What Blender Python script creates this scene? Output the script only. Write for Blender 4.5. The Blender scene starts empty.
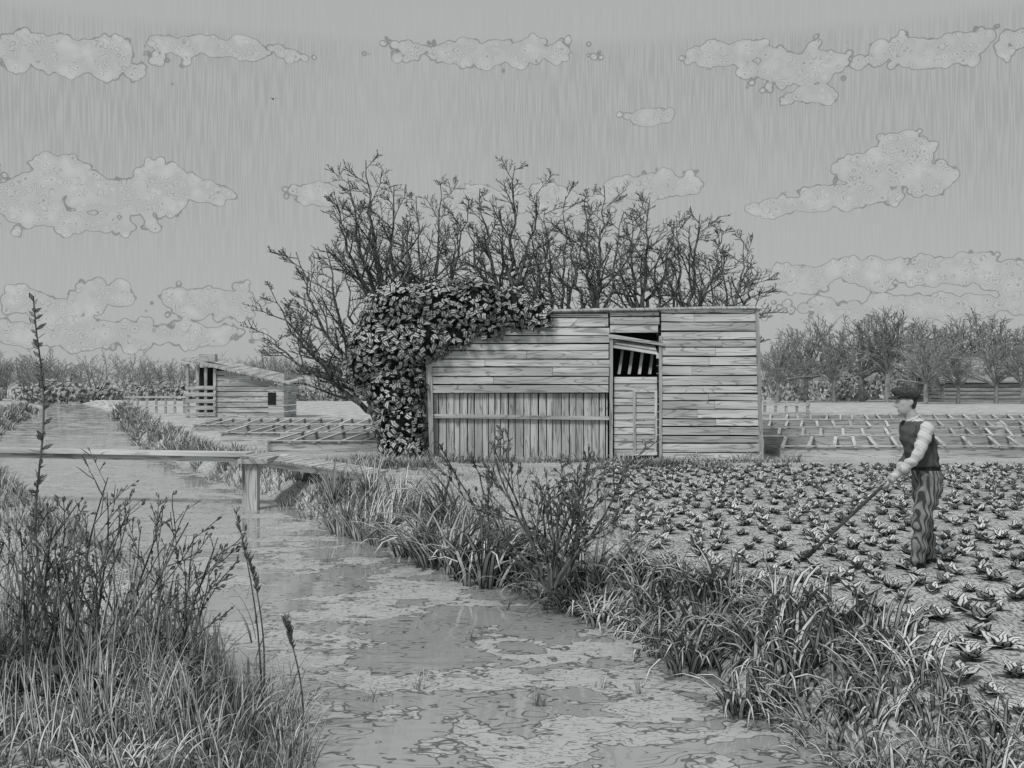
import bpy, math, random
from mathutils import Vector, Matrix, noise as mnoise
R=random.Random(7)
V=Vector
TINT=(0.975,1.0,1.0)
FP=983.0; H=1.8
def wx(px,d): return (px-512)/FP*d
def wz(py,d): return H-(py-384)/FP*d
def gd(py,z=0.0): return (H-z)*FP/(py-384)

# ---------------------------------------------------------------- mesh builder
class MB:
    def __init__(s): s.v=[]; s.f=[]; s.uv=[]; s.mi=[]
    def face(s,idx,uvs,m=0):
        s.f.append(idx); s.uv.extend(uvs); s.mi.append(m)
    def tube(s,pts,rad,n=4,m=0,cap=True):
        base=len(s.v); N=len(pts); prev=None; L=0
        for i,p in enumerate(pts):
            a=pts[max(0,i-1)]; b=pts[min(N-1,i+1)]
            t=(b-a)
            if t.length<1e-9: t=V((0,0,1))
            t.normalize()
            if prev is None:
                u=t.cross(V((0.13,0.97,0.21)))
                if u.length<1e-3: u=t.cross(V((1,0,0)))
            else: u=prev-t*prev.dot(t)
            if u.length<1e-6: u=t.orthogonal()
            u.normalize(); prev=u; w=t.cross(u); r=rad[i]
            for k in range(n):
                an=2*math.pi*k/n
                s.v.append(p+u*(math.cos(an)*r)+w*(math.sin(an)*r))
        for i in range(N-1):
            l=(pts[i+1]-pts[i]).length
            for k in range(n):
                k2=(k+1)%n
                s.face((base+i*n+k,base+i*n+k2,base+(i+1)*n+k2,base+(i+1)*n+k),
                       ((k/n,L),((k+1)/n,L),((k+1)/n,L+l),(k/n,L+l)),m)
            L+=l
        if cap:
            s.face(tuple(base+k for k in reversed(range(n))),[(0,0)]*n,m)
            s.face(tuple(base+(N-1)*n+k for k in range(n)),[(0,0)]*n,m)
    def ribbon(s,pts,wid,side,m=0):
        base=len(s.v); N=len(pts)
        for p,w in zip(pts,wid):
            s.v.append(p-side*w*0.5); s.v.append(p+side*w*0.5)
        for i in range(N-1):
            a=i/(N-1); b=(i+1)/(N-1); q=base+2*i
            s.face((q,q+1,q+3,q+2),((0,a),(1,a),(1,b),(0,b)),m)
    def prism(s,c,y0,y1,m=0,along='u',off=0.0):
        b=len(s.v)
        for y in (y0,y1):
            for x,z in c: s.v.append(V((x,y,z)))
        def uv(x,z): return (x+off,z+off) if along=='u' else (z+off,x+off)
        Q=[(0,1,2,3),(5,4,7,6),(4,0,3,7),(1,5,6,2),(3,2,6,7),(4,5,1,0)]
        for q in Q:
            uvs=[]
            for i in q:
                p=s.v[b+i]; uvs.append(uv(p.x,p.z+0.3*(p.y-y0)))
            s.face(tuple(b+i for i in q),uvs,m)
    def box(s,o,ax,ay,az,m=0,off=0.0):
        b=len(s.v)
        for k in range(8):
            s.v.append(o+ax*(k&1)+ay*((k>>1)&1)+az*((k>>2)&1))
        E=[ax,ay,az]; li=max(range(3),key=lambda i:E[i].length)
        Q=[(0,2,3,1),(4,5,7,6),(0,1,5,4),(2,6,7,3),(0,4,6,2),(1,3,7,5)]
        for q in Q:
            uvs=[]
            for i in q:
                c=[(i&1)*ax.length,((i>>1)&1)*ay.length,((i>>2)&1)*az.length]
                u=c[li]; o2=[c[j] for j in range(3) if j!=li]
                uvs.append((u+off,o2[0]+o2[1]*0.9+off))
            s.face(tuple(b+i for i in q),uvs,m)
    def mesh(s,name,mats,smooth=False):
        me=bpy.data.meshes.new(name)
        me.from_pydata([tuple(v) for v in s.v],[],s.f)
        uvl=me.uv_layers.new(name='UVMap')
        uvl.data.foreach_set('uv',[c for u in s.uv for c in u])
        me.polygons.foreach_set('material_index',s.mi)
        if smooth: me.polygons.foreach_set('use_smooth',[True]*len(s.f))
        for m in (mats if isinstance(mats,(list,tuple)) else [mats]): me.materials.append(m)
        me.update(); return me
    def obj(s,name,mats,smooth=False,parent=None):
        me=s.mesh(name,mats,smooth)
        o=bpy.data.objects.new(name,me); bpy.context.scene.collection.objects.link(o)
        if parent: o.parent=parent
        return o
def empty(name,loc=(0,0,0)):
    e=bpy.data.objects.new(name,None); bpy.context.scene.collection.objects.link(e); e.location=loc
    e.empty_display_size=0.3
    return e

# ---------------------------------------------------------------- node helpers
class NT:
    def __init__(s,tree): s.t=tree; s.n=tree.nodes; s.l=tree.links
    def new(s,ty,**kw):
        nd=s.n.new(ty)
        for k,v in kw.items(): setattr(nd,k,v)
        return nd
    def set(s,sock,val):
        if isinstance(val,bpy.types.NodeSocket): s.l.new(val,sock)
        else: sock.default_value=val
    def M(s,op,a,b=None,c=None,clamp=False):
        nd=s.new('ShaderNodeMath',operation=op); nd.use_clamp=clamp
        s.set(nd.inputs[0],a)
        if b is not None: s.set(nd.inputs[1],b)
        if c is not None: s.set(nd.inputs[2],c)
        return nd.outputs[0]
    def VM(s,op,a,b=None,c=None):
        nd=s.new('ShaderNodeVectorMath',operation=op)
        s.set(nd.inputs[0],a)
        if b is not None: s.set(nd.inputs[1],b)
        if c is not None: s.set(nd.inputs[2],c)
        return nd.outputs['Value'] if op in('LENGTH','DISTANCE','DOT_PRODUCT') else nd.outputs['Vector']
    def noise(s,vec,scale,detail=2.0,rough=0.5,dist=0.0):
        nd=s.new('ShaderNodeTexNoise'); s.set(nd.inputs['Vector'],vec)
        nd.inputs['Scale'].default_value=scale; nd.inputs['Detail'].default_value=detail
        nd.inputs['Roughness'].default_value=rough; nd.inputs['Distortion'].default_value=dist
        return nd.outputs['Fac']
    def step(s,v,a,b,lo=0.0,hi=1.0):
        nd=s.new('ShaderNodeMapRange',interpolation_type='SMOOTHSTEP')
        s.set(nd.inputs['Value'],v); nd.inputs['From Min'].default_value=a; nd.inputs['From Max'].default_value=b
        nd.inputs['To Min'].default_value=lo; nd.inputs['To Max'].default_value=hi
        return nd.outputs['Result']
    def lines(s,v,k,w,soft=0.06):
        f=s.M('FRACT',s.M('MULTIPLY',v,k))
        d=s.M('ABSOLUTE',s.M('SUBTRACT',f,0.5))
        return s.step(d,0.5-w-soft,0.5-w+soft)
    def mixc(s,f,a,b):
        nd=s.new('ShaderNodeMix',data_type='FLOAT')
        s.set(nd.inputs[0],f); s.set(nd.inputs[2],a); s.set(nd.inputs[3],b)
        return nd.outputs[0]
    def gray(s,v):
        nd=s.new('ShaderNodeVectorMath',operation='SCALE'); nd.inputs[0].default_value=TINT
        s.set(nd.inputs['Scale'],v); return nd.outputs[0]
def newmat(name,principled=False,rough=0.9,spec=0.1):
    m=bpy.data.materials.new(name); m.use_nodes=True
    nt=NT(m.node_tree)
    if principled:
        b=m.node_tree.nodes['Principled BSDF']
        b.inputs['Roughness'].default_value=rough
        b.inputs['Specular IOR Level'].default_value=spec
        return m,nt,b,b.inputs['Base Color']
    for nd in list(nt.n):
        if nd.type=='BSDF_PRINCIPLED': nt.n.remove(nd)
    b=nt.new('ShaderNodeBsdfDiffuse')
    out=[n for n in nt.n if n.type=='OUTPUT_MATERIAL'][0]
    nt.l.new(b.outputs[0],out.inputs[0])
    return m,nt,b,b.inputs['Color']
def coord(nt,kind='Object'):
    return nt.new('ShaderNodeTexCoord').outputs[kind]
def scalev(nt,v,x,y,z): return nt.VM('MULTIPLY',v,(x,y,z))

def mat_wood(name,base,ink,fr=26.0,dens=0.5):
    m,nt,b,col=newmat(name)
    uv=coord(nt,'UV')
    n1=nt.noise(scalev(nt,uv,1.3,fr,1),1.0,2,0.55,0.25)
    l1=nt.step(n1,dens,dens-0.06)
    n2=nt.noise(scalev(nt,uv,0.5,4.0,1),1.0,1,0.5,0.6)
    l2=nt.lines(n2,8,0.07)
    ln=nt.M('MAXIMUM',nt.M('MULTIPLY',l1,0.55),nt.M('MULTIPLY',l2,0.55))
    tone=nt.step(nt.noise(scalev(nt,uv,0.35,3.1,1),1.0,1),0.3,0.7,0.66,1.12)
    v=nt.mixc(ln,nt.M('MULTIPLY',tone,base),ink)
    nt.l.new(nt.gray(v),col)
    return m
def mat_leaf(name,base,ink,edge=0.66,mid=0.1,vary=1.2,lo=0.45,root=0.35):
    m,nt,b,col=newmat(name)
    uv=nt.new('ShaderNodeSeparateXYZ'); nt.l.new(coord(nt,'UV'),uv.inputs[0])
    e=nt.M('MULTIPLY',nt.M('ABSOLUTE',nt.M('SUBTRACT',uv.outputs[0],0.5)),2.0)
    l=nt.step(e,edge-0.08,edge+0.08)
    if mid>0: l=nt.M('MAXIMUM',l,nt.step(e,mid+0.05,mid-0.05))
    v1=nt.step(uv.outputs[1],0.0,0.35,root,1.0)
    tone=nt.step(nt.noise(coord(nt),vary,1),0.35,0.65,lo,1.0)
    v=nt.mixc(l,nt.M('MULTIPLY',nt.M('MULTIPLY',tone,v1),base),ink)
    nt.l.new(nt.gray(v),col)
    return m
def mat_plain(name,base,ink,scale=20,thr=0.5,stretch=(1,1,1)):
    m,nt,b,col=newmat(name)
    n=nt.noise(scalev(nt,coord(nt),*stretch),scale,2,0.6,0.4)
    v=nt.mixc(nt.step(n,thr,thr-0.05),base,ink)
    nt.l.new(nt.gray(v),col)
    return m

m_wood=mat_wood('weathered_boards',0.64,0.10,22,0.42)
m_wood2=mat_wood('weathered_boards_vertical',0.54,0.08,24,0.44)
m_farwood=mat_wood('distant_hazed_boards',0.36,0.20,9,0.5)  # distance haze put into the colour as lower contrast
m_hoe=mat_wood('ash_handle',0.10,0.05,30,0.5)
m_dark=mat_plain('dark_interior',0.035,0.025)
m_bark=mat_plain('bark',0.17,0.045,18,0.5,(1,1,0.25))
m_twig=mat_plain('twig_bark',0.14,0.08,14,0.5)
m_fartwig=mat_plain('far_hazed_twigs',0.32,0.22,2,0.5)  # paler than the near twigs, haze put into the colour
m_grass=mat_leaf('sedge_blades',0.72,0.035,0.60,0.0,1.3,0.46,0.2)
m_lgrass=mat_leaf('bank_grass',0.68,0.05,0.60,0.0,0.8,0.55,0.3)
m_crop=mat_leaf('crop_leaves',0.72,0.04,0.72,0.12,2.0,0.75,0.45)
m_ivy=mat_leaf('ivy_leaves',0.62,0.035,0.64,0.12,1.1,0.45)
m_bud=mat_leaf('bud_leaves',0.45,0.06,0.6,0.1,1.5,0.5)
m_farleaf=mat_leaf('far_hazed_hedge_leaves',0.50,0.22,0.6,0.1,0.15,0.65)  # ink lines softened, haze put into the leaf colour

def mat_ground():
    m,nt,b,col=newmat('ground_soil_and_grass')
    c=coord(nt)
    w=nt.noise(c,0.9,1)
    sx=nt.new('ShaderNodeSeparateXYZ'); nt.l.new(c,sx.inputs[0])
    near=nt.step(sx.outputs[1],14.0,40.0)
    nA=nt.noise(scalev(nt,c,6.0,4.0,6.0),1.0,2,0.6,0.6)
    lA=nt.lines(nA,7,0.08)
    sA=nt.step(nt.noise(scalev(nt,c,44,16,30),1.0,1),0.47,0.40)
    l=nt.M('MAXIMUM',nt.M('MULTIPLY',lA,0.7),nt.M('MULTIPLY',sA,0.75))
    lB=nt.lines(nt.noise(scalev(nt,c,0.35,0.6,1),1.0,2,0.6,0.3),8,0.10)
    l=nt.mixc(near,l,nt.M('MULTIPLY',lB,0.45))
    tone=nt.step(w,0.3,0.7,0.85,1.1)
    v=nt.mixc(l,nt.M('MULTIPLY',tone,0.54),0.07)
    nt.l.new(nt.gray(v),col)
    bp=nt.new('ShaderNodeBump'); bp.inputs['Strength'].default_value=0.4; bp.inputs['Distance'].default_value=0.04
    nt.l.new(nA,bp.inputs['Height']); nt.l.new(bp.outputs[0],b.inputs['Normal'])
    return m
def mat_water():
    m,nt,b,col=newmat('ditch_water',True,0.05,1.0)
    b.inputs['IOR'].default_value=1.45
    c=coord(nt)
    br=nt.noise(scalev(nt,c,3.4,2.2,1),1.0,1)
    n1=nt.noise(scalev(nt,c,2.1,5.0,1),1.0,1,0.5,0.25)
    l1=nt.M('MULTIPLY',nt.lines(n1,9,0.07,.05),nt.step(br,0.44,0.54))
    pn=nt.noise(scalev(nt,c,1.0,1.3,1),1.0,4,.7)
    patch=nt.step(pn,0.51,0.53)
    rim=nt.M('MULTIPLY',nt.step(pn,0.505,0.512),nt.step(pn,0.528,0.52))
    n3=nt.noise(scalev(nt,c,6,13,1),1.0,2,0.6,.5)
    l3=nt.M('MULTIPLY',nt.lines(n3,6,0.07),patch)
    l=nt.M('MAXIMUM',nt.M('MULTIPLY',l1,.8),nt.M('MAXIMUM',nt.M('MULTIPLY',rim,.75),nt.M('MULTIPLY',l3,.7)))
    v=nt.mixc(l,nt.mixc(patch,0.38,0.50),0.04)
    nt.l.new(nt.gray(v),col)
    nt.l.new(nt.mixc(patch,.04,.6),b.inputs['Roughness'])
    nt.l.new(nt.mixc(nt.M('MAXIMUM',patch,l),1.0,.1),b.inputs['Specular IOR Level'])
    bp=nt.new('ShaderNodeBump'); bp.inputs['Strength'].default_value=0.22; bp.inputs['Distance'].default_value=0.014
    nt.l.new(n1,bp.inputs['Height']); nt.l.new(bp.outputs[0],b.inputs['Normal'])
    return m
m_ground=mat_ground(); m_water=mat_water()

# ---------------------------------------------------------------- world
def build_world():
    w=bpy.data.worlds.new("World"); bpy.context.scene.world=w; w.use_nodes=True
    try: w.cycles.sampling_method='NONE'
    except Exception as e: print(e)
    nt=NT(w.node_tree); bg=w.node_tree.nodes['Background']
    g=coord(nt,'Generated'); s=nt.new('ShaderNodeSeparateXYZ'); nt.l.new(g,s.inputs[0])
    x,y,z=s.outputs
    az=nt.M('ARCTAN2',x,y)
    hyp=nt.M('SQRT',nt.M('ADD',nt.M('MULTIPLY',x,x),nt.M('MULTIPLY',y,y)))
    el=nt.M('DIVIDE',z,nt.M('MAXIMUM',hyp,0.02))
    cb=nt.new('ShaderNodeCombineXYZ'); nt.l.new(az,cb.inputs[0]); nt.l.new(el,cb.inputs[1])
    P=cb.outputs[0]
    E=[
     (70,56,110,24),(225,48,90,13),(490,52,116,17),
     (735,54,56,15),(795,66,64,28),(812,94,34,13),(930,50,110,22),
     (62,176,40,28),(28,198,54,32),(120,200,66,28),(165,186,34,24),(205,192,40,15),(90,222,76,13),
     (650,116,30,12),
     (903,154,32,26),(872,176,48,26),(928,182,32,28),(850,194,66,18),(800,206,56,11),
     (345,196,66,17),(530,200,120,16),(650,188,64,17),
     (40,304,46,22),(95,294,42,22),(215,302,62,24),(110,335,180,18),
     (800,278,56,17),(868,274,42,22),(950,268,62,22),(1020,276,56,24),(910,308,170,17),
    ]
    f=None
    for px,py,rx,ry in E:
        a=math.atan((px-512)/FP); e=-(py-384)/FP*math.cos(a)
        ra=rx/FP*math.cos(a)**2; re=ry/FP*math.cos(a)
        d=nt.VM('LENGTH',nt.VM('MULTIPLY_ADD',P,(1/ra,1/re,0),(-a/ra,-e/re,0)))
        f=d if f is None else nt.M('SMOOTH_MIN',f,d,0.2)
    n1=nt.noise(P,16,2,0.6); n2=nt.noise(P,60,1,0.6)
    vo=nt.new('ShaderNodeTexVoronoi'); nt.l.new(P,vo.inputs['Vector']); vo.inputs['Scale'].default_value=46
    vo2=nt.new('ShaderNodeTexVoronoi'); nt.l.new(P,vo2.inputs['Vector']); vo2.inputs['Scale'].default_value=110
    v1=vo.outputs['Distance']; v2=vo2.outputs['Distance']
    f2=nt.M('ADD',f,nt.M('MULTIPLY',nt.M('SUBTRACT',n1,0.5),0.7))
    f2=nt.M('ADD',f2,nt.M('MULTIPLY',nt.M('SUBTRACT',v1,0.38),0.75))
    f2=nt.M('ADD',f2,nt.M('MULTIPLY',nt.M('SUBTRACT',v2,0.38),0.38))
    mask=nt.step(f2,1.015,0.985)
    edge=nt.M('MULTIPLY',nt.step(f2,1.035,1.0),nt.step(f2,0.93,0.985))
    puff=nt.step(nt.M('ADD',v1,nt.M('MULTIPLY',v2,.45)),.25,.85,1.07,.95)
    cur=nt.M('ADD',v1,nt.M('ADD',nt.M('MULTIPLY',v2,.7),nt.M('MULTIPLY',f,.5)))
    inn=nt.M('MULTIPLY',nt.M('MULTIPLY',nt.lines(cur,8.0,0.10,0.08),nt.step(n2,.36,.50)),mask)
    ln=nt.M('MAXIMUM',nt.M('MULTIPLY',edge,.55),nt.M('MULTIPLY',inn,.38))
    hv=nt.noise(scalev(nt,P,760,26,1),1.0,0,0.5)
    hatch=nt.step(hv,0.66,0.36)
    big=nt.noise(scalev(nt,P,2.4,3.2,1),1.0,1)
    top=nt.M('MULTIPLY',nt.step(el,0.04,0.28,0.15,1.0),nt.step(el,0.355,0.335,0.3,1.0))
    ham=nt.M('MULTIPLY',nt.step(big,0.30,0.62,0.35,1.0),top)
    skyv=nt.M('SUBTRACT',nt.mixc(nt.M('MULTIPLY',hatch,nt.M('MULTIPLY',ham,0.26)),1.0,0.5),nt.M('MULTIPLY',ham,.05))
    cl=nt.M('MULTIPLY',puff,nt.mixc(ln,1.06,0.15))
    v=nt.mixc(mask,nt.M('MULTIPLY',skyv,nt.M('SUBTRACT',1.0,nt.M('MULTIPLY',edge,.3))),cl)
    sk=nt.new('ShaderNodeTexSky',sky_type='NISHITA'); sk.sun_disc=False
    sk.sun_elevation=math.radians(48); sk.sun_rotation=math.radians(215)
    sk.dust_density=3.0
    bw=nt.new('ShaderNodeRGBToBW'); nt.l.new(sk.outputs[0],bw.inputs[0])
    ns=nt.M('MINIMUM',nt.M('MULTIPLY',bw.outputs[0],0.06),0.5)
    lum=nt.M('ADD',0.43,nt.M('MULTIPLY',ns,0.1))
    nt.l.new(nt.gray(nt.M('MULTIPLY',v,lum)),bg.inputs['Color']); bg.inputs['Strength'].default_value=1.0
build_world()
sun=bpy.data.lights.new('sun','SUN'); sun.energy=2.1; sun.angle=math.radians(14); sun.color=(1,0.99,0.97)
so=bpy.data.objects.new('sun',sun); bpy.context.scene.collection.objects.link(so)
sd=V((-0.42,-0.62,0.85)).normalized(); so.rotation_euler=sd.to_track_quat('Z','Y').to_euler()

# ---------------------------------------------------------------- terrain & water
WZ=-0.35
RB=[(-30,5.0),(0,3.2),(4.5,2.3),(6.9,1.65),(8.25,1.15),(9.8,0.4),(11.4,-0.55),(13.5,-1.9),(16.8,-3.6),(22,-6.4),(32,-11.8),(46,-17.8),(81,-33),(160,-74),(600,-300)]
LB=[(-30,-0.2),(0,-0.7),(4.5,-1.15),(6.9,-1.8),(8.25,-2.5),(9.8,-3.5),(11.4,-4.6),(13.5,-6.0),(16.8,-8.2),(22,-11.6),(32,-17.4),(46,-24),(81,-39),(160,-81),(600,-315)]
def interp(T,y):
    if y<=T[0][0]: return T[0][1]
    for (a,b),(c,d) in zip(T,T[1:]):
        if y<=c: return b+(d-b)*(y-a)/(c-a)
    return T[-1][1]
def sstep(t): t=max(0,min(1,t)); return t*t*(3-2*t)
def ground_z(x,y):
    wob=0.22*mnoise.noise(V((x*0.8,y*0.8,3)))+0.1*mnoise.noise(V((x*2.3,y*2.3,1)))
    s=min(x-interp(LB,y),interp(RB,y)-x)+wob
    z=0.03*mnoise.noise(V((x*1.5,y*1.5,0)))+0.02*mnoise.noise(V((x*5,y*5,0)))
    z-=1.0*sstep((s+0.45)/1.1)
    return z
def axis(stops):
    out=[]
    for a,b,st in stops:
        n=max(1,int(round((b-a)/st)))
        out+= [a+(b-a)*i/n for i in range(n)]
    out.append(stops[-1][1]); return out
xs=axis([(-600,-100,50),(-100,-40,3),(-40,-14,0.6),(-14,5,0.16),(5,25,0.6),(25,100,6),(100,600,50)])
ys=axis([(-60,-10,10),(-10,3,0.8),(3,24,0.2),(24,60,0.8),(60,160,3),(160,1200,80)])
mb=MB()
for yy in ys:
    for xx in xs: mb.v.append(V((xx,yy,ground_z(xx,yy))))
nx=len(xs)
for j in range(len(ys)-1):
    for i in range(nx-1):
        a=j*nx+i; mb.face((a,a+1,a+nx+1,a+nx),((0,0),(1,0),(1,1),(0,1)))
mb.obj('ground',m_ground,smooth=True)
mb=MB()
wxs=axis([(-340,-60,40),(-60,8,4)]); wys=axis([(-50,200,10),(200,620,60)])
for yy in wys:
    for xx in wxs: mb.v.append(V((xx,yy,WZ)))
for j in range(len(wys)-1):
    for i in range(len(wxs)-1):
        a=j*len(wxs)+i; mb.face((a,a+1,a+len(wxs)+1,a+len(wxs)),((0,0),(1,0),(1,1),(0,1)))
mb.obj('water',m_water)

# ---------------------------------------------------------------- plants
def rv(): return V((R.uniform(-1,1),R.uniform(-1,1),R.uniform(-1,1)))
def grow(mb,p,d,L,r,lev,maxlev,cfg):
    n=max(3,min(9,int(L/cfg['seg'])))
    pts=[p.copy()]; d=d.normalized(); ds=[d]
    for i in range(n):
        d=(d+rv()*cfg['wig']+V((0,0,1))*cfg['up']).normalized()
        p=p+d*(L/n); pts.append(p.copy()); ds.append(d)
    rad=[max(cfg['rmin'],r*(1-0.62*i/n)) for i in range(n+1)]
    if lev>=maxlev: rad[-1]=cfg['rmin']*0.6
    mb.tube(pts,rad,6 if lev==0 else (4 if lev==1 else 3),0 if lev<2 else 1,cap=(lev==0))
    if lev<maxlev:
        k=cfg['kids'][lev]
        t0=cfg['t0'][lev]
        for j in range(k):
            t=t0+(1-t0)*(j+R.random()*0.9)/k
            i=min(n-1,int(t*n)); f=t*n-i
            q=pts[i].lerp(pts[i+1],f)
            dd=ds[i+1]
            ax=dd.cross(rv()); 
            if ax.length<1e-4: continue
            a=math.radians(R.uniform(*cfg['ang']))
            cd=Matrix.Rotation(a,3,ax.normalized())@dd
            if cd.z<-0.1: cd.z*=-0.5
            cl=L*R.uniform(*cfg['len'][lev])*(1.15-0.65*t)
            grow(mb,q,cd,cl,max(cfg['rmin'],r*(1-0.62*t)*cfg.get('rk',0.55)),lev+1,maxlev,cfg)
    if lev>=maxlev-cfg.get('blev',1) and cfg.get('bud',0)>0:
        for t in (range(1,len(pts)) if cfg.get('allbuds') else [len(pts)-1]):
            if R.random()>cfg.get('bp',1.0): continue
            q=pts[t]; b=cfg['bud']*R.uniform(0.6,1.3); bd=(ds[min(t,len(ds)-1)]+rv()*0.6).normalized()
            side=bd.cross(rv()).normalized()
            mb.ribbon([q,q+bd*b*0.5,q+bd*b],[b*0.15,b*0.6,b*0.08],side,2)
            s2=bd.cross(side).normalized()
            mb.ribbon([q,q+bd*b*0.5,q+bd*b],[b*0.15,b*0.5,b*0.08],s2,2)
def bez(a,b,c,n):
    return [a*(1-t)**2+b*(2*t*(1-t))+c*t*t for t in [i/n for i in range(n+1)]]
def spreading_tree(bp,d,fork_px,fork_py,tips,r,seed):
    R.seed(seed); mb=MB()
    base=V((wx(bp,d),d,-0.1)); fork=V((wx(fork_px,d),d,wz(fork_py,d)))
    tp=[base.lerp(fork,i/5)+V((R.uniform(-.05,.05),R.uniform(-.05,.05),0))*(1 if 0<i<5 else 0) for i in range(6)]
    mb.tube(tp,[r*(1.15-.35*i/5) for i in range(6)],8,0)
    cfg=dict(seg=0.20,wig=0.18,up=0.03,rmin=0.0085,kids=(0,7,4,0),t0=(0.2,0.22,0.2),ang=(28,60),
             len=((0.3,0.5),(0.34,0.62),(0.35,0.65)),bud=0.030,rk=0.55,blev=0,bp=.5)
    for (tx,ty) in tips:
        dy=R.uniform(-1.1,1.1); tip=V((wx(tx,d+dy),d+dy,wz(ty,d+dy)))
        st=tp[-1] if R.random()<.6 else tp[3].lerp(tp[-1],R.random())
        ctrl=st.lerp(tip,.45)+V(((tip.x-st.x)*.28,dy*.25,-.15))
        n=12; pts=bez(st,ctrl,tip,n)
        pts=[p+V((R.uniform(-1,1),R.uniform(-1,1),R.uniform(-.5,.5)))*.08*(1 if 0<i<n else 0) for i,p in enumerate(pts)]
        L=(tip-st).length; r0=r*.55
        rr=[max(.012,r0*(1-.9*(i/n)**.8)) for i in range(n+1)]
        mb.tube(pts,rr,6,0,cap=False)
        K=int(4+L*1.7)
        for j in range(K):
            t=.15+.85*(j+R.random())/K; i=min(n-1,int(t*n)); q=pts[i].lerp(pts[i+1],t*n-i)
            dd=(pts[i+1]-pts[i]).normalized(); ax=dd.cross(rv()).normalized()
            cd=Matrix.Rotation(math.radians(R.uniform(30,66)),3,ax)@dd
            if cd.z<0: cd.z*=-.3
            cl=(0.50+.32*L*(1.1-t))*R.uniform(.6,1.15)
            grow(mb,q,cd,min(cl,2.0),max(.011,rr[i]*.55),1,3,cfg)
    return mb
TREES=[
 (386,25.6,372,395,[(272,292),(268,335),(296,252),(325,245),(345,268),(310,340),(285,315)],.17),
 (396,27.2,392,330,[(336,200),(366,160),(348,178),(394,185),(410,225),(372,220)],.19),
 (425,28.2,428,330,[(416,196),(440,182),(468,208),(405,235),(455,240)],.15),
 (505,27.6,508,320,[(480,188),(515,166),(537,192),(468,225),(500,210),(550,232)],.16),
 (556,28.8,558,330,[(545,208),(566,196),(586,222),(532,242)],.13),
 (592,27.8,594,320,[(584,202),(604,186),(624,212),(570,232),(600,226)],.15),
 (640,28.4,642,320,[(630,212),(650,198),(674,220),(616,242),(660,245)],.15),
 (682,28.0,686,325,[(676,228),(700,214),(722,232),(666,252),(705,255)],.15),
 (722,27.6,728,330,[(724,250),(744,242),(758,268),(708,262),(760,292)],.14),
]
for i,(bp,d,fx,fy,tips,r) in enumerate(TREES):
    spreading_tree(bp,d,fx,fy,tips,r,100+i).obj('bare_tree' if i==0 else 'bare_tree.%03d'%i,[m_bark,m_twig,m_bud])

def template(seed,h,n,lo,hi,trunk=0.0):
    R.seed(seed); mb=MB()
    cfg=dict(seg=0.9,wig=0.24,up=0.02 if trunk else .05,rmin=0.024,kids=(8,5,0),t0=(0.25,0.2,0.2),ang=(26,66),
             len=((0.35,0.55),(0.35,0.6),(0.4,0.6)),bud=0,rk=0.5)
    if trunk: mb.tube([V((0,0,-.2)),V((.05,0,trunk*.6)),V((0,.05,trunk+.1))],[.22,.17,.13],6,0)
    for j in range(n):
        an=2*math.pi*(j+R.random())/n; a=math.radians(R.uniform(lo,hi))
        cd=V((math.cos(an)*math.sin(a),math.sin(an)*math.sin(a),math.cos(a)))
        if trunk: grow(mb,V((0,0,trunk*R.uniform(.75,1))),cd,(h-trunk)*R.uniform(.72,.86)*(1-.2*a),0.09,0,2,cfg)
        else: grow(mb,V((math.cos(an)*.5,math.sin(an)*.5,-.2)),cd,h*R.uniform(.72,1.0),0.10,0,2,cfg)
    return mb.mesh('far_tree_clump',[m_fartwig,m_fartwig])
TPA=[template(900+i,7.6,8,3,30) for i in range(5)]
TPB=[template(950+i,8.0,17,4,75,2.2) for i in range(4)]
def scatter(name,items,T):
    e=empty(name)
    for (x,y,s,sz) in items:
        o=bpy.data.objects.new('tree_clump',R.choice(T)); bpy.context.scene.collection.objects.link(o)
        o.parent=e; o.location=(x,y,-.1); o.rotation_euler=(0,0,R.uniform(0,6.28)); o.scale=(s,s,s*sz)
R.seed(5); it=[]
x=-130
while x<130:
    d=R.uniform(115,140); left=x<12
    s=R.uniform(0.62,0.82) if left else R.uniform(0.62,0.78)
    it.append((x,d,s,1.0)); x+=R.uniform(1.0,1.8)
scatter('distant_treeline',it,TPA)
it=[]
for px,py,d in [(778,322,94),(806,308,98),(834,314,96),(862,304,100),(888,294,96),(916,306,100),(945,308,108),(975,300,108),(1008,308,108),(1045,306,110),(1085,310,108),
                (926,322,88),(958,330,89),(996,326,90),(1022,330,88)]:
    it.append((wx(px,d),d,wz(py,d)/7.4,1.0))
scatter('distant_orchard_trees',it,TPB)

def leafclump(mb,c,rx,ry,rz,n,size,m=0,zmin=None):
    for _ in range(n):
        u=rv()
        while u.length>1 or u.length<0.1: u=rv()
        u=u.normalized()*(u.length**0.35)
        p=c+V((u.x*rx,u.y*ry,u.z*rz))
        if zmin is not None and p.z<zmin: p.z=zmin+R.random()*0.1
        nrm=(u+rv()*0.6+V((0,-.25,.25))).normalized()
        dr=(nrm.cross(rv())).normalized(); side=nrm.cross(dr).normalized()
        s=size*R.uniform(0.6,1.3)
        mb.ribbon([p,p+dr*s*0.4+nrm*s*0.12,p+dr*s],[s*0.25,s*0.8,s*0.05],side,m)
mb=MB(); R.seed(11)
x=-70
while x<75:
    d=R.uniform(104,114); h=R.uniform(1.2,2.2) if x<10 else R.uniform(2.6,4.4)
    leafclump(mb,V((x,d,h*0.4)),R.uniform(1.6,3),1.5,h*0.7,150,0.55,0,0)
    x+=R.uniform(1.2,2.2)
mb.obj('distant_hedge',[m_farleaf])

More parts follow.
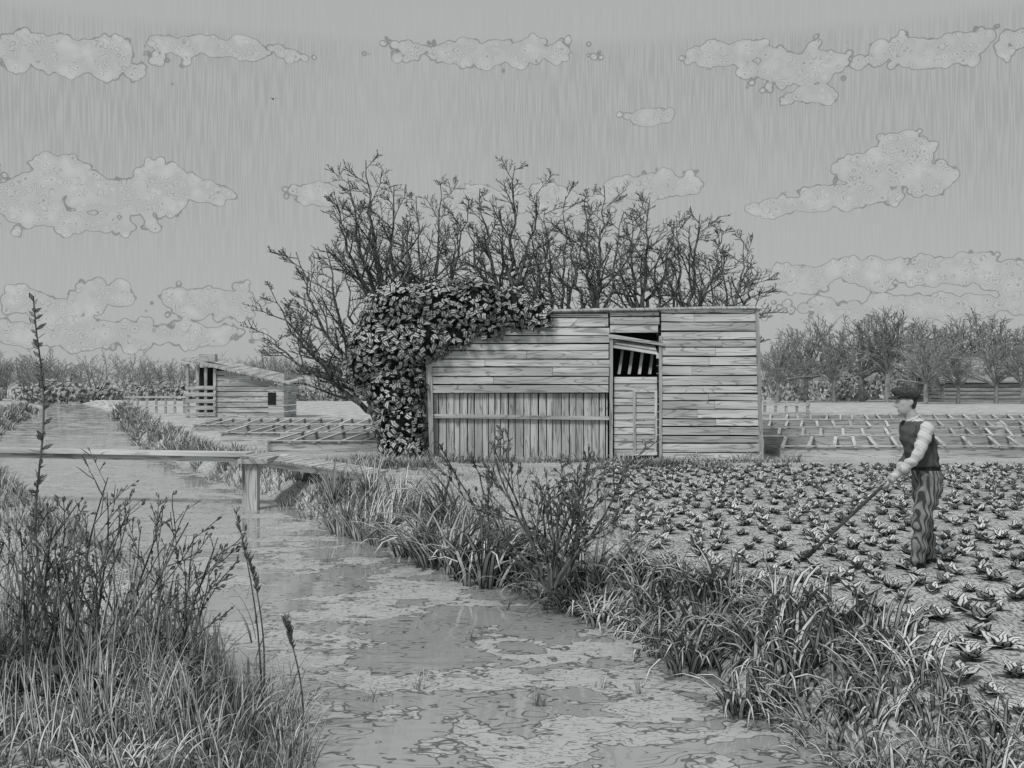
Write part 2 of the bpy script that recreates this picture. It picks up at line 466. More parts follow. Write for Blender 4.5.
# ---------------------------------------------------------------- blades / grass
def blade(mb,p,az,L,w,e0,curl,m=0,n=5):
    e=e0; pts=[p.copy()]; q=p.copy(); h=V((math.cos(az),math.sin(az),0))
    for i in range(n):
        q=q+(h*math.cos(e)+V((0,0,1))*math.sin(e))*(L/n); pts.append(q.copy()); e-=curl/n*(0.6+0.8*i/n)
    sa=az+math.pi/2+R.uniform(-.5,.5)
    side=V((math.cos(sa),math.sin(sa),R.uniform(-.3,.3))).normalized()
    wid=[w*(1-(i/n)**2.2)*(0.7+0.3*min(1,i)) for i in range(n+1)]; wid[-1]=w*0.06
    mb.ribbon(pts,wid,side,m)
def tuft(mb,x,y,n,L,w,curl=1.6,rad=0.15,lean=None,m=0,e=(60,88)):
    for _ in range(n):
        a=R.uniform(0,2*math.pi); rr=rad*math.sqrt(R.random())
        px_,py_=x+rr*math.cos(a),y+rr*math.sin(a)
        az=a+R.uniform(-.6,.6)
        if lean is not None and R.random()<0.65: az=lean+R.uniform(-.7,.7)
        z=max(WZ-0.05,ground_z(px_,py_))-0.02
        blade(mb,V((px_,py_,z)),az,L*R.uniform(.55,1.15),w*R.uniform(.7,1.2),math.radians(R.uniform(*e)),curl*R.uniform(.5,1.4),m)
def bank_x(y): return interp(RB,y)
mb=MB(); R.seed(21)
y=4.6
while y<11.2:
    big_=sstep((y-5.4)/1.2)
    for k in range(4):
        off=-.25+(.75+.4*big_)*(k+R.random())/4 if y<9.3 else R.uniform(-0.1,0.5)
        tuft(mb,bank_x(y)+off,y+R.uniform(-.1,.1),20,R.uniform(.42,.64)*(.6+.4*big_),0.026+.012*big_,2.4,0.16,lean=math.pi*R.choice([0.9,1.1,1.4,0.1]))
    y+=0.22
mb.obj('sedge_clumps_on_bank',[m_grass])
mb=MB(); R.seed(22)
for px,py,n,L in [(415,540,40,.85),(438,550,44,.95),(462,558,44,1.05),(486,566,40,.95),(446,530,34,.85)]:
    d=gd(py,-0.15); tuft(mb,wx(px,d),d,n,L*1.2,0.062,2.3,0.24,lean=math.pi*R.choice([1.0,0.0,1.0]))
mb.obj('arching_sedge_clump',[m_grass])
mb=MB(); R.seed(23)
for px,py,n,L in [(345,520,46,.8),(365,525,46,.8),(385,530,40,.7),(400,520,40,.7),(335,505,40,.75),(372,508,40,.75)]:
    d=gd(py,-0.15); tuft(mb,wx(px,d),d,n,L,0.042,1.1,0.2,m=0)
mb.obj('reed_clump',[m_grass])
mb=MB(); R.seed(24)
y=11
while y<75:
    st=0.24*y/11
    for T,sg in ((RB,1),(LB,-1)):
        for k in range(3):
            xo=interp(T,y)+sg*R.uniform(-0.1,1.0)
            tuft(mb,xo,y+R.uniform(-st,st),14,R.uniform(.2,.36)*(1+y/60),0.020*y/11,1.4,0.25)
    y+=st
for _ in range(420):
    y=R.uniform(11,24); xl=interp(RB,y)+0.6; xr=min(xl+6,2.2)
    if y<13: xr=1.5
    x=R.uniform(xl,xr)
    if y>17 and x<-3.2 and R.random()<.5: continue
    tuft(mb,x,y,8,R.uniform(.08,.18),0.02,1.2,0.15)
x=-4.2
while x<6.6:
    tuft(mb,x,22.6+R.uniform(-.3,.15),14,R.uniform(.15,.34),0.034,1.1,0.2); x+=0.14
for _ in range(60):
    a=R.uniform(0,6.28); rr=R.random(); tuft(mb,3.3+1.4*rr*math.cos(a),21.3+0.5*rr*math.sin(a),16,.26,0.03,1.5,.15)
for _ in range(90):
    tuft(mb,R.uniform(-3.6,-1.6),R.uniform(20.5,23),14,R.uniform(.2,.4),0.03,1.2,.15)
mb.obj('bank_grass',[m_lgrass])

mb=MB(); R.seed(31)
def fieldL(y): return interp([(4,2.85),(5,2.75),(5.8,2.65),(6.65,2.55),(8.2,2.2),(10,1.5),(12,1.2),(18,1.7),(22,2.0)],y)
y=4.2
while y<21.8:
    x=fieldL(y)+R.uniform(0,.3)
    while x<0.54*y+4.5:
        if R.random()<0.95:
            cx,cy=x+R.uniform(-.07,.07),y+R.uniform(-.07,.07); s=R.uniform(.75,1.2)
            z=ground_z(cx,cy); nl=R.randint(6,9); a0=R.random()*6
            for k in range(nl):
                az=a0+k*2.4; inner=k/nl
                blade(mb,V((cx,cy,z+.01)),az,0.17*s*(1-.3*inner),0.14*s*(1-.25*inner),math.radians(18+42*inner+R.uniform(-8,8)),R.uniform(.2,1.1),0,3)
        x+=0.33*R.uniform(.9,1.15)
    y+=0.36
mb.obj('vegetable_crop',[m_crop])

# ---------------------------------------------------------------- shrubs
def shrub(name,x,y,h,nst,spreadang,seed,rmin,bud,kids=(9,4),r=0.02,mats=None,bp=0.8,z=None,rad=0.12,wig=.13):
    R.seed(seed); mb=MB()
    cfg=dict(seg=h/12,wig=wig,up=0.06,rmin=rmin,kids=(kids[0],kids[1],0),t0=(0.25,0.2,0.2),ang=(22,48),
             len=((0.3,0.55),(0.3,0.55),(0.3,0.5)),bud=bud,rk=0.6,allbuds=True,bp=bp)
    for i in range(nst):
        an=2*math.pi*(i+R.random()*.7)/nst; a=math.radians(R.uniform(spreadang*.15,spreadang))
        d=V((math.cos(an)*math.sin(a),math.sin(an)*math.sin(a)*.8,math.cos(a)))
        px_,py_=x+rad*math.cos(an),y+rad*math.sin(an)
        zz=ground_z(px_,py_)-0.03 if z is None else z
        grow(mb,V((px_,py_,zz)),d,h*R.uniform(.75,1.05)/max(.6,math.cos(a)),r,0,2,cfg)
    return mb.obj(name,mats or [m_bark,m_twig,m_bud])
d=9.0
shrub('leafy_shrub',wx(552,d),d,1.08,13,44,41,0.0042,0.052,kids=(6,3),r=0.016,z=-0.05,rad=.06,wig=.2,bp=.8)
shrub('budding_bush',wx(45,6.0),6.0,1.02,12,44,42,0.0032,0.036,kids=(6,3),r=0.011,bp=.45,z=-0.1,rad=.30,wig=.10)
shrub('budding_bush.001',wx(140,6.3),6.3,.80,9,38,43,0.0032,0.036,kids=(6,3),r=0.010,bp=.45,z=-0.1,rad=.22,wig=.10)
shrub('budding_bush.002',wx(-20,5.6),5.6,1.0,8,40,44,0.0032,0.036,kids=(6,3),r=0.011,bp=.45,z=-0.1,rad=.25,wig=.10)
R.seed(45); mb=MB(); d=5.9; bx=wx(42,d); top=wz(296,d)
pts=[V((bx+0.03*math.sin(i*.9)-0.02*i/10,d,-0.1+(top+.1)*i/12)) for i in range(13)]
mb.tube(pts,[0.009*(1-.5*i/12) for i in range(13)],5,1)
for i in range(85):
    t=R.uniform(.25,1); q=pts[0].lerp(pts[-1],t); q.x=bx+0.03*math.sin(t*12*.9)-.02*t*1.2
    an=R.uniform(0,6.28); h=V((math.cos(an),math.sin(an),R.uniform(.4,1.2))).normalized(); L=R.uniform(.03,.075)
    s=h.cross(rv()).normalized(); mb.ribbon([q,q+h*L*.5,q+h*L],[.008,.026,.004],s,2)
mb.obj('tall_dock_plant',[m_bark,m_twig,m_bud])
mb=MB(); R.seed(46)
for _ in range(1100):
    px=R.uniform(-120,310); d=R.uniform(4.7,7.4)
    x=wx(px,d); lim=interp(LB,d)+0.35
    if x>lim: continue
    k=min(1,max(0.35,(330-px)/260))
    L=R.uniform(.3,1.1)*k
    if d<5.6: L=min(L,.45)
    blade(mb,V((x,d,max(-.4,ground_z(x,d))-.02)),R.uniform(0,6.28),L,R.uniform(.008,.018),math.radians(R.uniform(74,89)),R.uniform(.1,.7),0,6)
for _ in range(210):
    px=R.uniform(-160,300); d=R.uniform(4.4,6.8); x=wx(px,d)
    if x>interp(LB,d)+.3: continue
    tuft(mb,x,d,14,R.uniform(.25,.45)*(.7 if d<5.5 else 1),0.02,1.5,.15)
mb.obj('waterside_rushes',[m_grass])
def seedreed(name,px0,pyt,d,px1,seed):
    R.seed(seed); mb=MB(); b=V((wx(px0,d),d,-0.45)); t=V((wx(px1,d),d,wz(pyt,d)))
    pts=[b.lerp(t,i/9)+V((0.05*math.sin(i/9*3.1),0,0)) for i in range(10)]
    mb.tube(pts,[.008*(1-.6*i/9) for i in range(10)],4,1)
    for i in range(60):
        f=R.uniform(.78,1); q=b.lerp(t,f)+V((0.05*math.sin(f*3.1),0,0)); an=R.uniform(0,6.28)
        h=V((math.cos(an)*.6,math.sin(an)*.6,1)).normalized(); L=R.uniform(.03,.07)
        mb.ribbon([q,q+h*L*.5,q+h*L],[.004,.014,.002],h.cross(rv()).normalized(),2)
    for i in range(6):
        f=.1+.1*i; q=b.lerp(t,f); blade(mb,q,R.choice([0.2,3.0])+R.uniform(-.4,.4),R.uniform(.25,.45),.016,math.radians(75),1.1,0,5)
    mb.obj(name,[m_grass,m_twig,m_bud])
seedreed('reed_stalk',262,512,6.4,236,51)
seedreed('reed_stalk.001',302,620,6.0,284,52)
seedreed('reed_stalk.002',262,560,6.6,250,53)
mb=MB(); R.seed(55)
for px,py in [(372,700),(640,694),(600,688),(470,640),(420,690),(540,705),(330,560),(505,610)]:
    d=gd(py,WZ); 
    for k in range(9): blade(mb,V((wx(px,d)+R.uniform(-.04,.04),d+R.uniform(-.04,.04),WZ-.02)),R.uniform(0,6.28),R.uniform(.08,.2),.012,math.radians(R.uniform(60,85)),R.uniform(.3,1.2),0,4)
mb.obj('water_weeds',[m_grass])
R.seed(54); mb=MB(); d=5.75
for k in range(7):
    a=k*0.9; p=V((wx(62,d),d,0.12)); pts=[p]
    dd=V((math.cos(a),math.sin(a)*.6,-.12))
    for i in range(6):
        dd=(dd+rv()*.35).normalized(); p=p+dd*.07; p.z=max(p.z,-.02); pts.append(p.copy())
    mb.tube(pts,[.055*(1-.13*i) for i in range(7)],8,0)
mb.tube([V((wx(62,d),d,-.05)),V((wx(62,d)+.01,d,.12)),V((wx(62,d)-.04,d,.26))],[.11,.085,.05],9,0)
mb.obj('willow_stump',[m_bark],smooth=True)

# ---------------------------------------------------------------- main shed
SD=23.0
X=lambda px: wx(px,SD)
Z=lambda py: wz(py,SD)
R.seed(61)
shed=empty('wooden_shed')
A=(X(425),Z(352)); B=(X(545),Z(312)); C=(X(757),Z(309)); Dn=(X(762),Z(463))
def topz(x):
    if x<B[0]: return A[1]+(B[1]-A[1])*(x-A[0])/(B[0]-A[0])
    return B[1]+(C[1]-B[1])*(x-B[0])/(C[0]-B[0])
def leftx(z):
    if z<=A[1]: return A[0]+(X(431)-A[0])*(A[1]-z)/(A[1])
    return A[0]+(B[0]-A[0])*(z-A[1])/(B[1]-A[1])
def rightx(z): return Dn[0]+(C[0]-Dn[0])*z/C[1]
mb=MB(); bh=0.205
def hboards(z0,z1,xl,xr,y,split=None):
    z=z0
    while z<z1-0.03:
        h=min(bh*R.uniform(.82,1.15),z1-z)
        if z1-(z+h)<0.06: h=z1-z
        g=R.uniform(.012,.026)
        a=[f(z+.01) for f in (xl,xr)]; b=[f(z+h-g) for f in (xl,xr)]
        cuts=[0,1]
        if split and R.random()<.6: cuts=[0,R.uniform(.3,.7),1]
        for c0,c1 in zip(cuts,cuts[1:]):
            L=lambda p,t:p[0]+(p[1]-p[0])*t
            e=.004 if c0>0 else 0; j=R.uniform(-.012,.012)
            jj=R.uniform(-.03,.02) if c1==1 else 0
            yy=y+R.uniform(-.010,.010)
            mb.prism([(L(a,c0)+e,z+.01+j),(L(a,c1)-.004+jj,z+.01-j),(L(b,c1)-.004+jj,z+h-g-j*.5),(L(b,c0)+e,z+h-g+j*.5)],yy-.03,yy,0,'u',R.uniform(0,50))
        z+=h
hboards(Z(393),B[1]-.02,leftx,lambda z:X(609),SD,True)
hboards(Z(333),B[1]+.0,lambda z:X(610),lambda z:X(659),SD,False)
hboards(0.02,C[1],lambda z:X(661),rightx,SD-.02,True)
mb.obj('horizontal_boards',[m_wood],parent=shed)
mb=MB()
x=X(433)
while x<X(609):
    w=R.uniform(.13,.2); x2=min(x+w,X(609))
    mb.prism([(x,R.uniform(0,.06)),(x2-.022,R.uniform(0,.06)),(x2-.022+R.uniform(-.008,.008),Z(393)-.01),(x+R.uniform(-.008,.008),Z(393)-.01)],SD+.09+R.uniform(-.01,.01),SD+.12,0,'v',R.uniform(0,50)); x=x2
mb.obj('vertical_boards',[m_wood2],parent=shed)
mb=MB()
mb.prism([(X(433),Z(418)),(X(609),Z(420)),(X(609),Z(416.5)),(X(433),Z(414))],SD-.0,SD+.08,0,'u',3)
mb.prism([(X(433),Z(462)),(X(540),Z(462)),(X(540),Z(458)),(X(433),Z(458.5))],SD-.0,SD+.08,0,'u',9)
mb.prism([(X(430),-.05),(X(434),-.05),(X(432),Z(353)),(X(426),Z(353))],SD-.055,SD-.035,0,'v',5)
mb.prism([(X(609.5),-.02),(X(612.5),-.02),(X(612.5),Z(336)),(X(609.5),Z(336))],SD-.08,SD+.02,0,'v',5)
mb.prism([(X(658.5),-.02),(X(661.5),-.02),(X(661.5),Z(336)),(X(658.5),Z(336))],SD-.08,SD-.052,0,'v',7)
mb.prism([(X(608),Z(338)),(X(663),Z(346)),(X(663),Z(343)),(X(608),Z(334))],SD-.12,SD-.082,0,'u',7)
mb.prism([(X(759),-.03),(X(763),-.03),(X(758),C[1]),(X(754.5),C[1])],SD-.075,SD-.055,0,'v',8)
mb.obj('frame_posts',[m_wood2],parent=shed)
mb=MB(); BD=4.2
def rq(x0,z0,x1,z1,drop,off):
    mb.box(V((x0,SD-.14,z0)),V((x1-x0,0,z1-z0)),V((0,BD,-drop)),V((0,0,.045)),0,off)
n=9
for i in range(n):
    t0=i/n; t1=(i+.97)/n
    rq(A[0]-.1+(B[0]-A[0]+.1)*t0,A[1]-.02+(B[1]-A[1])*t0,A[0]-.1+(B[0]-A[0]+.1)*t1,A[1]-.02+(B[1]-A[1])*t1,.9,i*3.3)
xx=B[0]
while xx<C[0]+.05:
    x2=min(xx+R.uniform(.5,1.2),C[0]+.1)
    rq(xx,topz(xx)+R.uniform(0,.025),x2-.012,topz(x2)+R.uniform(0,.025),.9,xx*7); xx=x2
mb.obj('roof',[m_wood],parent=shed)
mb=MB()
z=0.0
while z<A[1]-.1:
    for sx,xx0 in ((-1,X(431)),(1,X(759))):
        mb.box(V((xx0-(.02 if sx<0 else 0),SD+.13,z)),V((.025,0,0)),V((0,BD-.4,0)),V((0,0,.19)),0,z*9)
    z+=.21
while z<C[1]-.2:
    ln=(C[1]-z)/.9*BD-.3
    mb.box(V((X(759),SD+.13,z)),V((.025,0,0)),V((0,min(BD-.4,max(.3,ln)),0)),V((0,0,.19)),0,z*9); z+=.21
z=0
while z<2.4:
    xl=X(431) if z<1.5 else X(431)+(z-1.5)*3
    mb.box(V((xl,SD+BD-.3,z)),V((X(759)-xl,0,0)),V((0,.03,0)),V((0,0,.19)),0,z*9); z+=.21
mb.obj('side_and_back_walls',[m_wood],parent=shed)
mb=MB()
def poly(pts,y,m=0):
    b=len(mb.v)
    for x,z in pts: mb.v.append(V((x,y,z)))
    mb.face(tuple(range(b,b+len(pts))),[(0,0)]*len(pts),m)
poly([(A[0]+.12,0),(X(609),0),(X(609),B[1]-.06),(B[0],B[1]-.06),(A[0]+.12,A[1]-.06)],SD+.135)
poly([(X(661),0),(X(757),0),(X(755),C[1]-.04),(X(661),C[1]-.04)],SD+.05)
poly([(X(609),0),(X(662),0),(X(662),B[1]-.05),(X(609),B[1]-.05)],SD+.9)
mb.obj('interior_shade_sheets',[m_dark],parent=shed)  # near-black sheets behind boards and door stand in for interior shade
mb=MB()
z=Z(456); zt=Z(374)
while z<zt-.05:
    mb.prism([(X(614),z),(X(657),z),(X(657),z+.15),(X(614),z+.15)],SD+.0,SD+.03,0,'u',z*17); z+=.17
for (a,b,c,dd) in [(633,657,455,452),(633,657,392,389),(633,635.5,452,392),(654.5,657,452,392),(635.5,654.5,424,421.5)]:
    mb.prism([(X(a),Z(c)),(X(b),Z(c)),(X(b),Z(dd)),(X(a),Z(dd))],SD-.035,SD-.004,0,'u' if b-a>5 else 'v',a)
for k in range(4):
    x0=X(618)+k*.24; mb.box(V((x0,SD+.12,Z(374))),V((.07,0,0)),V((0,.02,0)),V((.16,.35,.80)),1,k*5)
mb.box(V((X(613),SD-.10,Z(348))),V((X(657)-X(613),0,-.16)),V((0,.45,.20)),V((0,0,.03)),0,4)
mb.obj('door',[m_wood,m_wood2],parent=shed)

# ---------------------------------------------------------------- ivy
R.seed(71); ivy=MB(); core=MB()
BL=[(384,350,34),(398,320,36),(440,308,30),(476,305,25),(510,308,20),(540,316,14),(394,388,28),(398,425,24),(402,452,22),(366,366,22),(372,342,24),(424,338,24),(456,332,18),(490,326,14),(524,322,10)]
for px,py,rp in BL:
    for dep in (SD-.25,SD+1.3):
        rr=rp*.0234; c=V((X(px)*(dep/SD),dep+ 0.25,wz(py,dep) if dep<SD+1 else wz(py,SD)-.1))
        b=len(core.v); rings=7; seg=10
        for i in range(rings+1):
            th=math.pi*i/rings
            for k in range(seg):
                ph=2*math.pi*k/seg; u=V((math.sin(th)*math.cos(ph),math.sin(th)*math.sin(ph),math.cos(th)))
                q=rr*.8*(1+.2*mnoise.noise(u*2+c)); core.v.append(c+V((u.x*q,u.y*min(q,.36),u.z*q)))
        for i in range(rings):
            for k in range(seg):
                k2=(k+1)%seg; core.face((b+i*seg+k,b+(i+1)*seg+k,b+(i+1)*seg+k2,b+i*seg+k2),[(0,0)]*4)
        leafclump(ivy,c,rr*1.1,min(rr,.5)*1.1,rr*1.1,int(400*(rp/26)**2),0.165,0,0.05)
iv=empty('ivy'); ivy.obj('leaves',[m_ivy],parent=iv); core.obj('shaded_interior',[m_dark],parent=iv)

# ---------------------------------------------------------------- footbridge
R.seed(81); fb=empty('plank_footbridge'); mb=MB()
def W3(px,py,d): return V((wx(px,d),d,wz(py,d)))
p0=W3(-30,452,17.6); p1=W3(246,457,17.0)
mb.box(p0,p1-p0,V((0,.5,0)),V((0,0,.06)),0,1)
mb.box(p0+V((0,.08,-.1)),(p1-p0),V((0,.08,0)),V((0,0,.095)),1,4)
q0=V((p1.x,16.6,p1.z+.02)); q1=V((wx(372,18.9),18.6,.05)); ax=(q1-q0); n=17; wd=V((0.25,1.0,0))
for i in range(n):
    mb.box(q0+ax*(i/n),ax*(.86/n),wd,V((0,0,.035)),0,i*3.1)
for o in (0.03,.8):
    mb.box(q0+V((.02,o,-.10)),ax,V((0,.08,0)),V((0,0,.095)),1,o*9)
mb.obj('deck_planks',[m_wood,m_wood2],parent=fb)
mb=MB()
for px,dd,w in ((251,16.75,.20),(246,17.5,.14)):
    c=V((wx(px,dd),dd,0)); mb.box(c+V((-w/2,0,-1.0)),V((w,0,0)),V((0,w,0)),V((0,0,1.0+p1.z-.08)),0,px)
c=V((wx(-22,17.7),17.7,0)); mb.box(c+V((-.07,0,-.6)),V((.14,0,0)),V((0,.14,0)),V((0,0,.6+p0.z-.1)),0,2)
mb.box(V((wx(238,16.7),16.66,p1.z-.09)),V((.5,0,0)),V((0,1.0,0)),V((0,0,.075)),0,2)
mb.obj('support_posts',[m_wood2],parent=fb)

# ---------------------------------------------------------------- small shed left
def wbox(mb,x0,x1,y0,y1,z0,z1,off=0,m=0): mb.box(V((x0,y0,z0)),V((x1-x0,0,0)),V((0,y1-y0,0)),V((0,0,z1-z0)),m,off)
R.seed(91); s2=empty('small_garden_shed'); D2=52.0
X2=lambda p:wx(p,D2)
mb=MB(); z=.02
def tz2(x): return 2.85+(1.75-2.85)*(x-X2(200))/(X2(290)-X2(200))
while z<2.7:
    xr=min(X2(284),X2(200)+(2.85-z-.25)/(1.1)*(X2(290)-X2(200)))
    if xr-X2(216)>.3: wbox(mb,X2(216),xr,D2,D2+.05,z,z+.24,z*13)
    z+=.28
for k in range(8): 
    z=.02+.33*k; wbox(mb,X2(284)-.05,X2(284),D2+.06,D2+3,z,min(z+.29,1.8),k)
    wbox(mb,X2(188),X2(188)+.05,D2+1.6,D2+3,z,z+.29,k*3)
mb.obj('walls',[m_wood2],parent=s2)
mb=MB()
for px in (188,198,206,215): wbox(mb,X2(px)-.07,X2(px)+.07,D2-.1,D2+.04,0,tz2(max(X2(px),X2(195)))-.05,px)
for k,zz in enumerate((.1,.45,.8,1.15,1.5)): wbox(mb,X2(186),X2(216),D2-.14,D2-.1,zz,zz+.2,3+k)
mb.obj('porch_posts',[m_wood2],parent=s2)
mb=MB(); n=12
for i in range(n):
    a=V((X2(184)+(X2(292)-X2(184))*i/n,D2-.4,0)); b=V((X2(184)+(X2(292)-X2(184))*(i+.93)/n,0,0))
    za=3.12-1.25*i/n; zb=3.12-1.25*(i+.93)/n
    mb.box(V((a.x,a.y,za-.1)),V((b.x-a.x,0,zb-za)),V((0,3.8,.25)),V((0,0,.1)),0,i*3.7)
wbox(mb,X2(196),X2(212),D2+.5,D2+1,3.0,3.4,2)
mb.obj('roof',[m_wood2],parent=s2)
mb=MB(); wbox(mb,X2(216),X2(268),D2+.08,D2+.1,0,1.9); wbox(mb,X2(189),X2(216),D2+1.4,D2+1.5,0,2.7)
wbox(mb,X2(268),X2(276),D2-.03,D2-.005,.7,1.35)
mb.obj('opening_shade_slabs',[m_dark],parent=s2)  # dark slabs stand in for shade inside the bay and behind the boards

R.seed(92); s3=empty('farm_barn'); D3=96.0
X3=lambda p:wx(p,D3)
mb=MB(); x0,x1=X3(944),X3(1060); ez=2.0; rz=4.4
z=0
while z<ez-.1: wbox(mb,x0,x1,D3,D3+.1,z,z+.3,z*11); z+=.38
z=0
while z<rz-.2:
    ins=max(0,(z+.3-ez)/(rz-ez))*3.2
    wbox(mb,x0-.02,x0+.1,D3+.12+ins,D3+6.4-ins,z,z+.3,z*7); z+=.38
mb.obj('walls',[m_farwood],parent=s3)
mb=MB(); n=9
for i in range(n):
    t=i/n; mb.box(V((x0-.5,D3-.3+3.5*t,ez-.1+(rz-ez+.1)*t)),V((x1-x0+1,0,0)),V((0,3.3/n,(rz-ez+.1)/n*.94)),V((0,-.02,.12)),0,i*5)
    mb.box(V((x0-.5,D3+6.7-3.5*t,ez-.1+(rz-ez+.1)*t)),V((x1-x0+1,0,0)),V((0,-3.3/n,(rz-ez+.1)/n*.94)),V((0,-.02,.12)),0,i*5)
mb.obj('roof',[m_farwood],parent=s3)
mb=MB(); wbox(mb,x0+.2,x1-.1,D3+.12,D3+.2,0,ez)
mb.obj('interior_shade_sheets',[m_dark],parent=s3)  # dark slab behind the wall boards stands in for shade in the barn

# ---------------------------------------------------------------- cold frames
R.seed(95)
def cold_frame(name,x0,x1,y,dp=1.5,h=.36):
    e=empty(name); mb=MB()
    wbox(mb,x0,x1,y,y+.04,0,h*.6,x0); wbox(mb,x0,x1,y+dp,y+dp+.04,0,h*1.15,x0+1)
    for xx in (x0,x1-.04): wbox(mb,xx,xx+.04,y+.05,y+dp-.01,0,h*.6)
    mb.obj('side_boards',[m_wood2],parent=e)
    mb=MB(); x=x0
    while x<x1-.2:
        sk=R.uniform(.35,.6)
        mb.box(V((x,y-.05,h*.62)),V((.09,0,0)),V((sk,dp+.1,h*.55)),V((0,0,.03)),0,x)
        x+=R.uniform(.5,.75)
    mb.box(V((x0,y-.06,h*.6+.045)),V((x1-x0,0,0)),V((0,.09,0)),V((0,0,.025)),0,x)
    mb.box(V((x0,y+dp-.03,h*1.2+.04)),V((x1-x0,0,0)),V((0,.09,0)),V((0,0,.025)),0,x)
    mb.obj('lid_bars',[m_wood],parent=e)
    mb=MB()
    mb.box(V((x0+.05,y+.05,h*.15)),V((x1-x0-.1,0,0)),V((0,dp-.1,0)),V((0,0,.03)),0,1)
    mb.obj('bed_soil',[m_bark],parent=e)
i=0
for x0,x1,y in [(6.6,13,24.2),(13.2,20,24.3),(7.2,15,29),(15.3,25,29.1),(8,18,35),(18.3,30,35),(10,34,43),
                (-6.6,-3.5,26.5),(-9.2,-3.6,31),(-12,-4,37)]:
    cold_frame('cold_frame' if i==0 else 'cold_frame.%03d'%i,x0,x1,y); i+=1
def fence(name,xa,xb,y,h,n,rails):
    mb=MB()
    for k in range(n+1):
        x=xa+(xb-xa)*k/n; wbox(mb,x-.06,x+.06,y,y+.1,-.1,h*R.uniform(.92,1.08),k*3)
    for r in rails: mb.box(V((xa-.1,y-.05,r)),V((xb-xa+.2,0,R.uniform(-.05,.05))),V((0,.04,0)),V((0,0,.11)),0,r*7)
    mb.obj(name,[m_wood2])
fence('wooden_fence',wx(128,60),wx(184,60),60,1.25,6,(.4,.95))
fence('wooden_fence.001',wx(765,48),wx(808,48),48,1.0,4,(.3,.75))

mb=MB(); c=V((wx(273,60),60,wz(99,60)))
for sg in(-1,1): mb.ribbon([c,c+V((sg*.16,0,.07)),c+V((sg*.36,.02,.0))],[.12,.1,.01],V((0,.9,.44)),0)
mb.tube([c+V((0,-.16,0)),c+V((0,0,0)),c+V((0,.2,0))],[.015,.05,.01],6,0)
mb.obj('bird',[m_dark])

# ---------------------------------------------------------------- man with hoe
def mat_cloth(name,base,ink,freq,ax='stripe',w=.12,dz=.012,fs=.5,ls=.7):
    m,nt,b,col=newmat(name); c=coord(nt); s=nt.new('ShaderNodeSeparateXYZ'); nt.l.new(c,s.inputs[0])
    dis=nt.M('MULTIPLY',nt.noise(c,4.0,1),dz)
    if ax=='stripe': u=nt.M('ADD',nt.M('ADD',s.outputs[0],nt.M('MULTIPLY',s.outputs[1],0.8)),dis)
    else: u=nt.M('ADD',nt.M('ADD',s.outputs[2],nt.M('MULTIPLY',s.outputs[0],0.7)),dis)
    l=nt.M('MULTIPLY',nt.lines(u,freq,w,.08),ls)
    fold_shade=nt.step(nt.noise(scalev(nt,c,9,9,3),1.0,1,.5,.8),.45,.35)  # shading of folds put into the cloth colour as dark noise patches
    l=nt.M('MAXIMUM',l,nt.M('MULTIPLY',fold_shade,fs))
    nt.l.new(nt.gray(nt.mixc(l,base,ink)),col)
    return m
m_trs=mat_cloth('striped_trousers',.26,.03,26,'stripe',.20,.01,.3,.85)
m_vest=mat_cloth('waistcoat',.11,.035,60,'h',.08,.01,.6,.5)
m_shirt=mat_cloth('shirt',.62,.18,26,'h',.04,.03)
m_belt=mat_plain('belt_leather',.04,.025,40,.5)
m_skin=mat_plain('skin',.48,.34,30,.42)
m_cap=mat_plain('cap_cloth',.09,.045,60,.5)
m_shoe=mat_plain('shoe_leather',.06,.03,40,.5)
m_hair=mat_plain('hair',.10,.04,90,.5)
MD=9.77; MX=wx(917,MD); MO=V((MX,MD,ground_z(MX,MD)+.005))
man=empty('man',tuple(MO))
def ering(mb,c,ax,ay,tilt=0,n=16,yaw=0):
    for k in range(n):
        a=2*math.pi*k/n; x=math.cos(a)*ax; y=math.sin(a)*ay
        X_,Y_=x*math.cos(yaw)-y*math.sin(yaw),x*math.sin(yaw)+y*math.cos(yaw)
        mb.v.append(V((c[0]+X_,c[1]+Y_,c[2]+X_*math.tan(tilt))))
def loft(mb,rings,n=16):
    b=len(mb.v)
    for r in rings: ering(mb,*r,n=n) if len(r)==3 else ering(mb,r[0],r[1],r[2],r[3],n,r[4] if len(r)>4 else 0)
    N=len(rings)
    for i in range(N-1):
        for k in range(n):
            k2=(k+1)%n; mb.face((b+i*n+k,b+i*n+k2,b+(i+1)*n+k2,b+(i+1)*n+k),[(0,0)]*4)
    mb.face(tuple(b+k for k in reversed(range(n))),[(0,0)]*n); mb.face(tuple(b+(N-1)*n+k for k in range(n)),[(0,0)]*n)
body=MB(); YW=0.26
loft(body,[((.105,0,.80),.120,.150),((.108,0,.88),.142,.178),((.090,0,.955),.134,.168),((.078,0,.985),.132,.166),((.072,0,1.0),.144,.178,.0,YW*.3),((.062,0,1.05),.140,.170,.0,YW*.5),
 ((.036,0,1.14),.146,.176,0,YW),((.010,0,1.24),.152,.190,0,YW),((-.012,0,1.32),.142,.194,.1,YW),((-.018,0,1.385),.118,.172,.15,YW),((-.028,0,1.43),.082,.112,.2,YW),((-.040,0,1.465),.058,.062,.2,0)])
body.tube([V((-.02,0,1.40)),V((-.052,0,1.48)),V((-.088,0,1.56))],[.068,.060,.058],14)
SLn=V((.022,-.190,1.372)); SRn=V((-.05,.18,1.375))
HL=V((-.335,-.035,.812)); HR=V((-.195,-.0,.935))
EL=V((-.095,-.250,1.105)); ER=V((.035,.245,1.12))
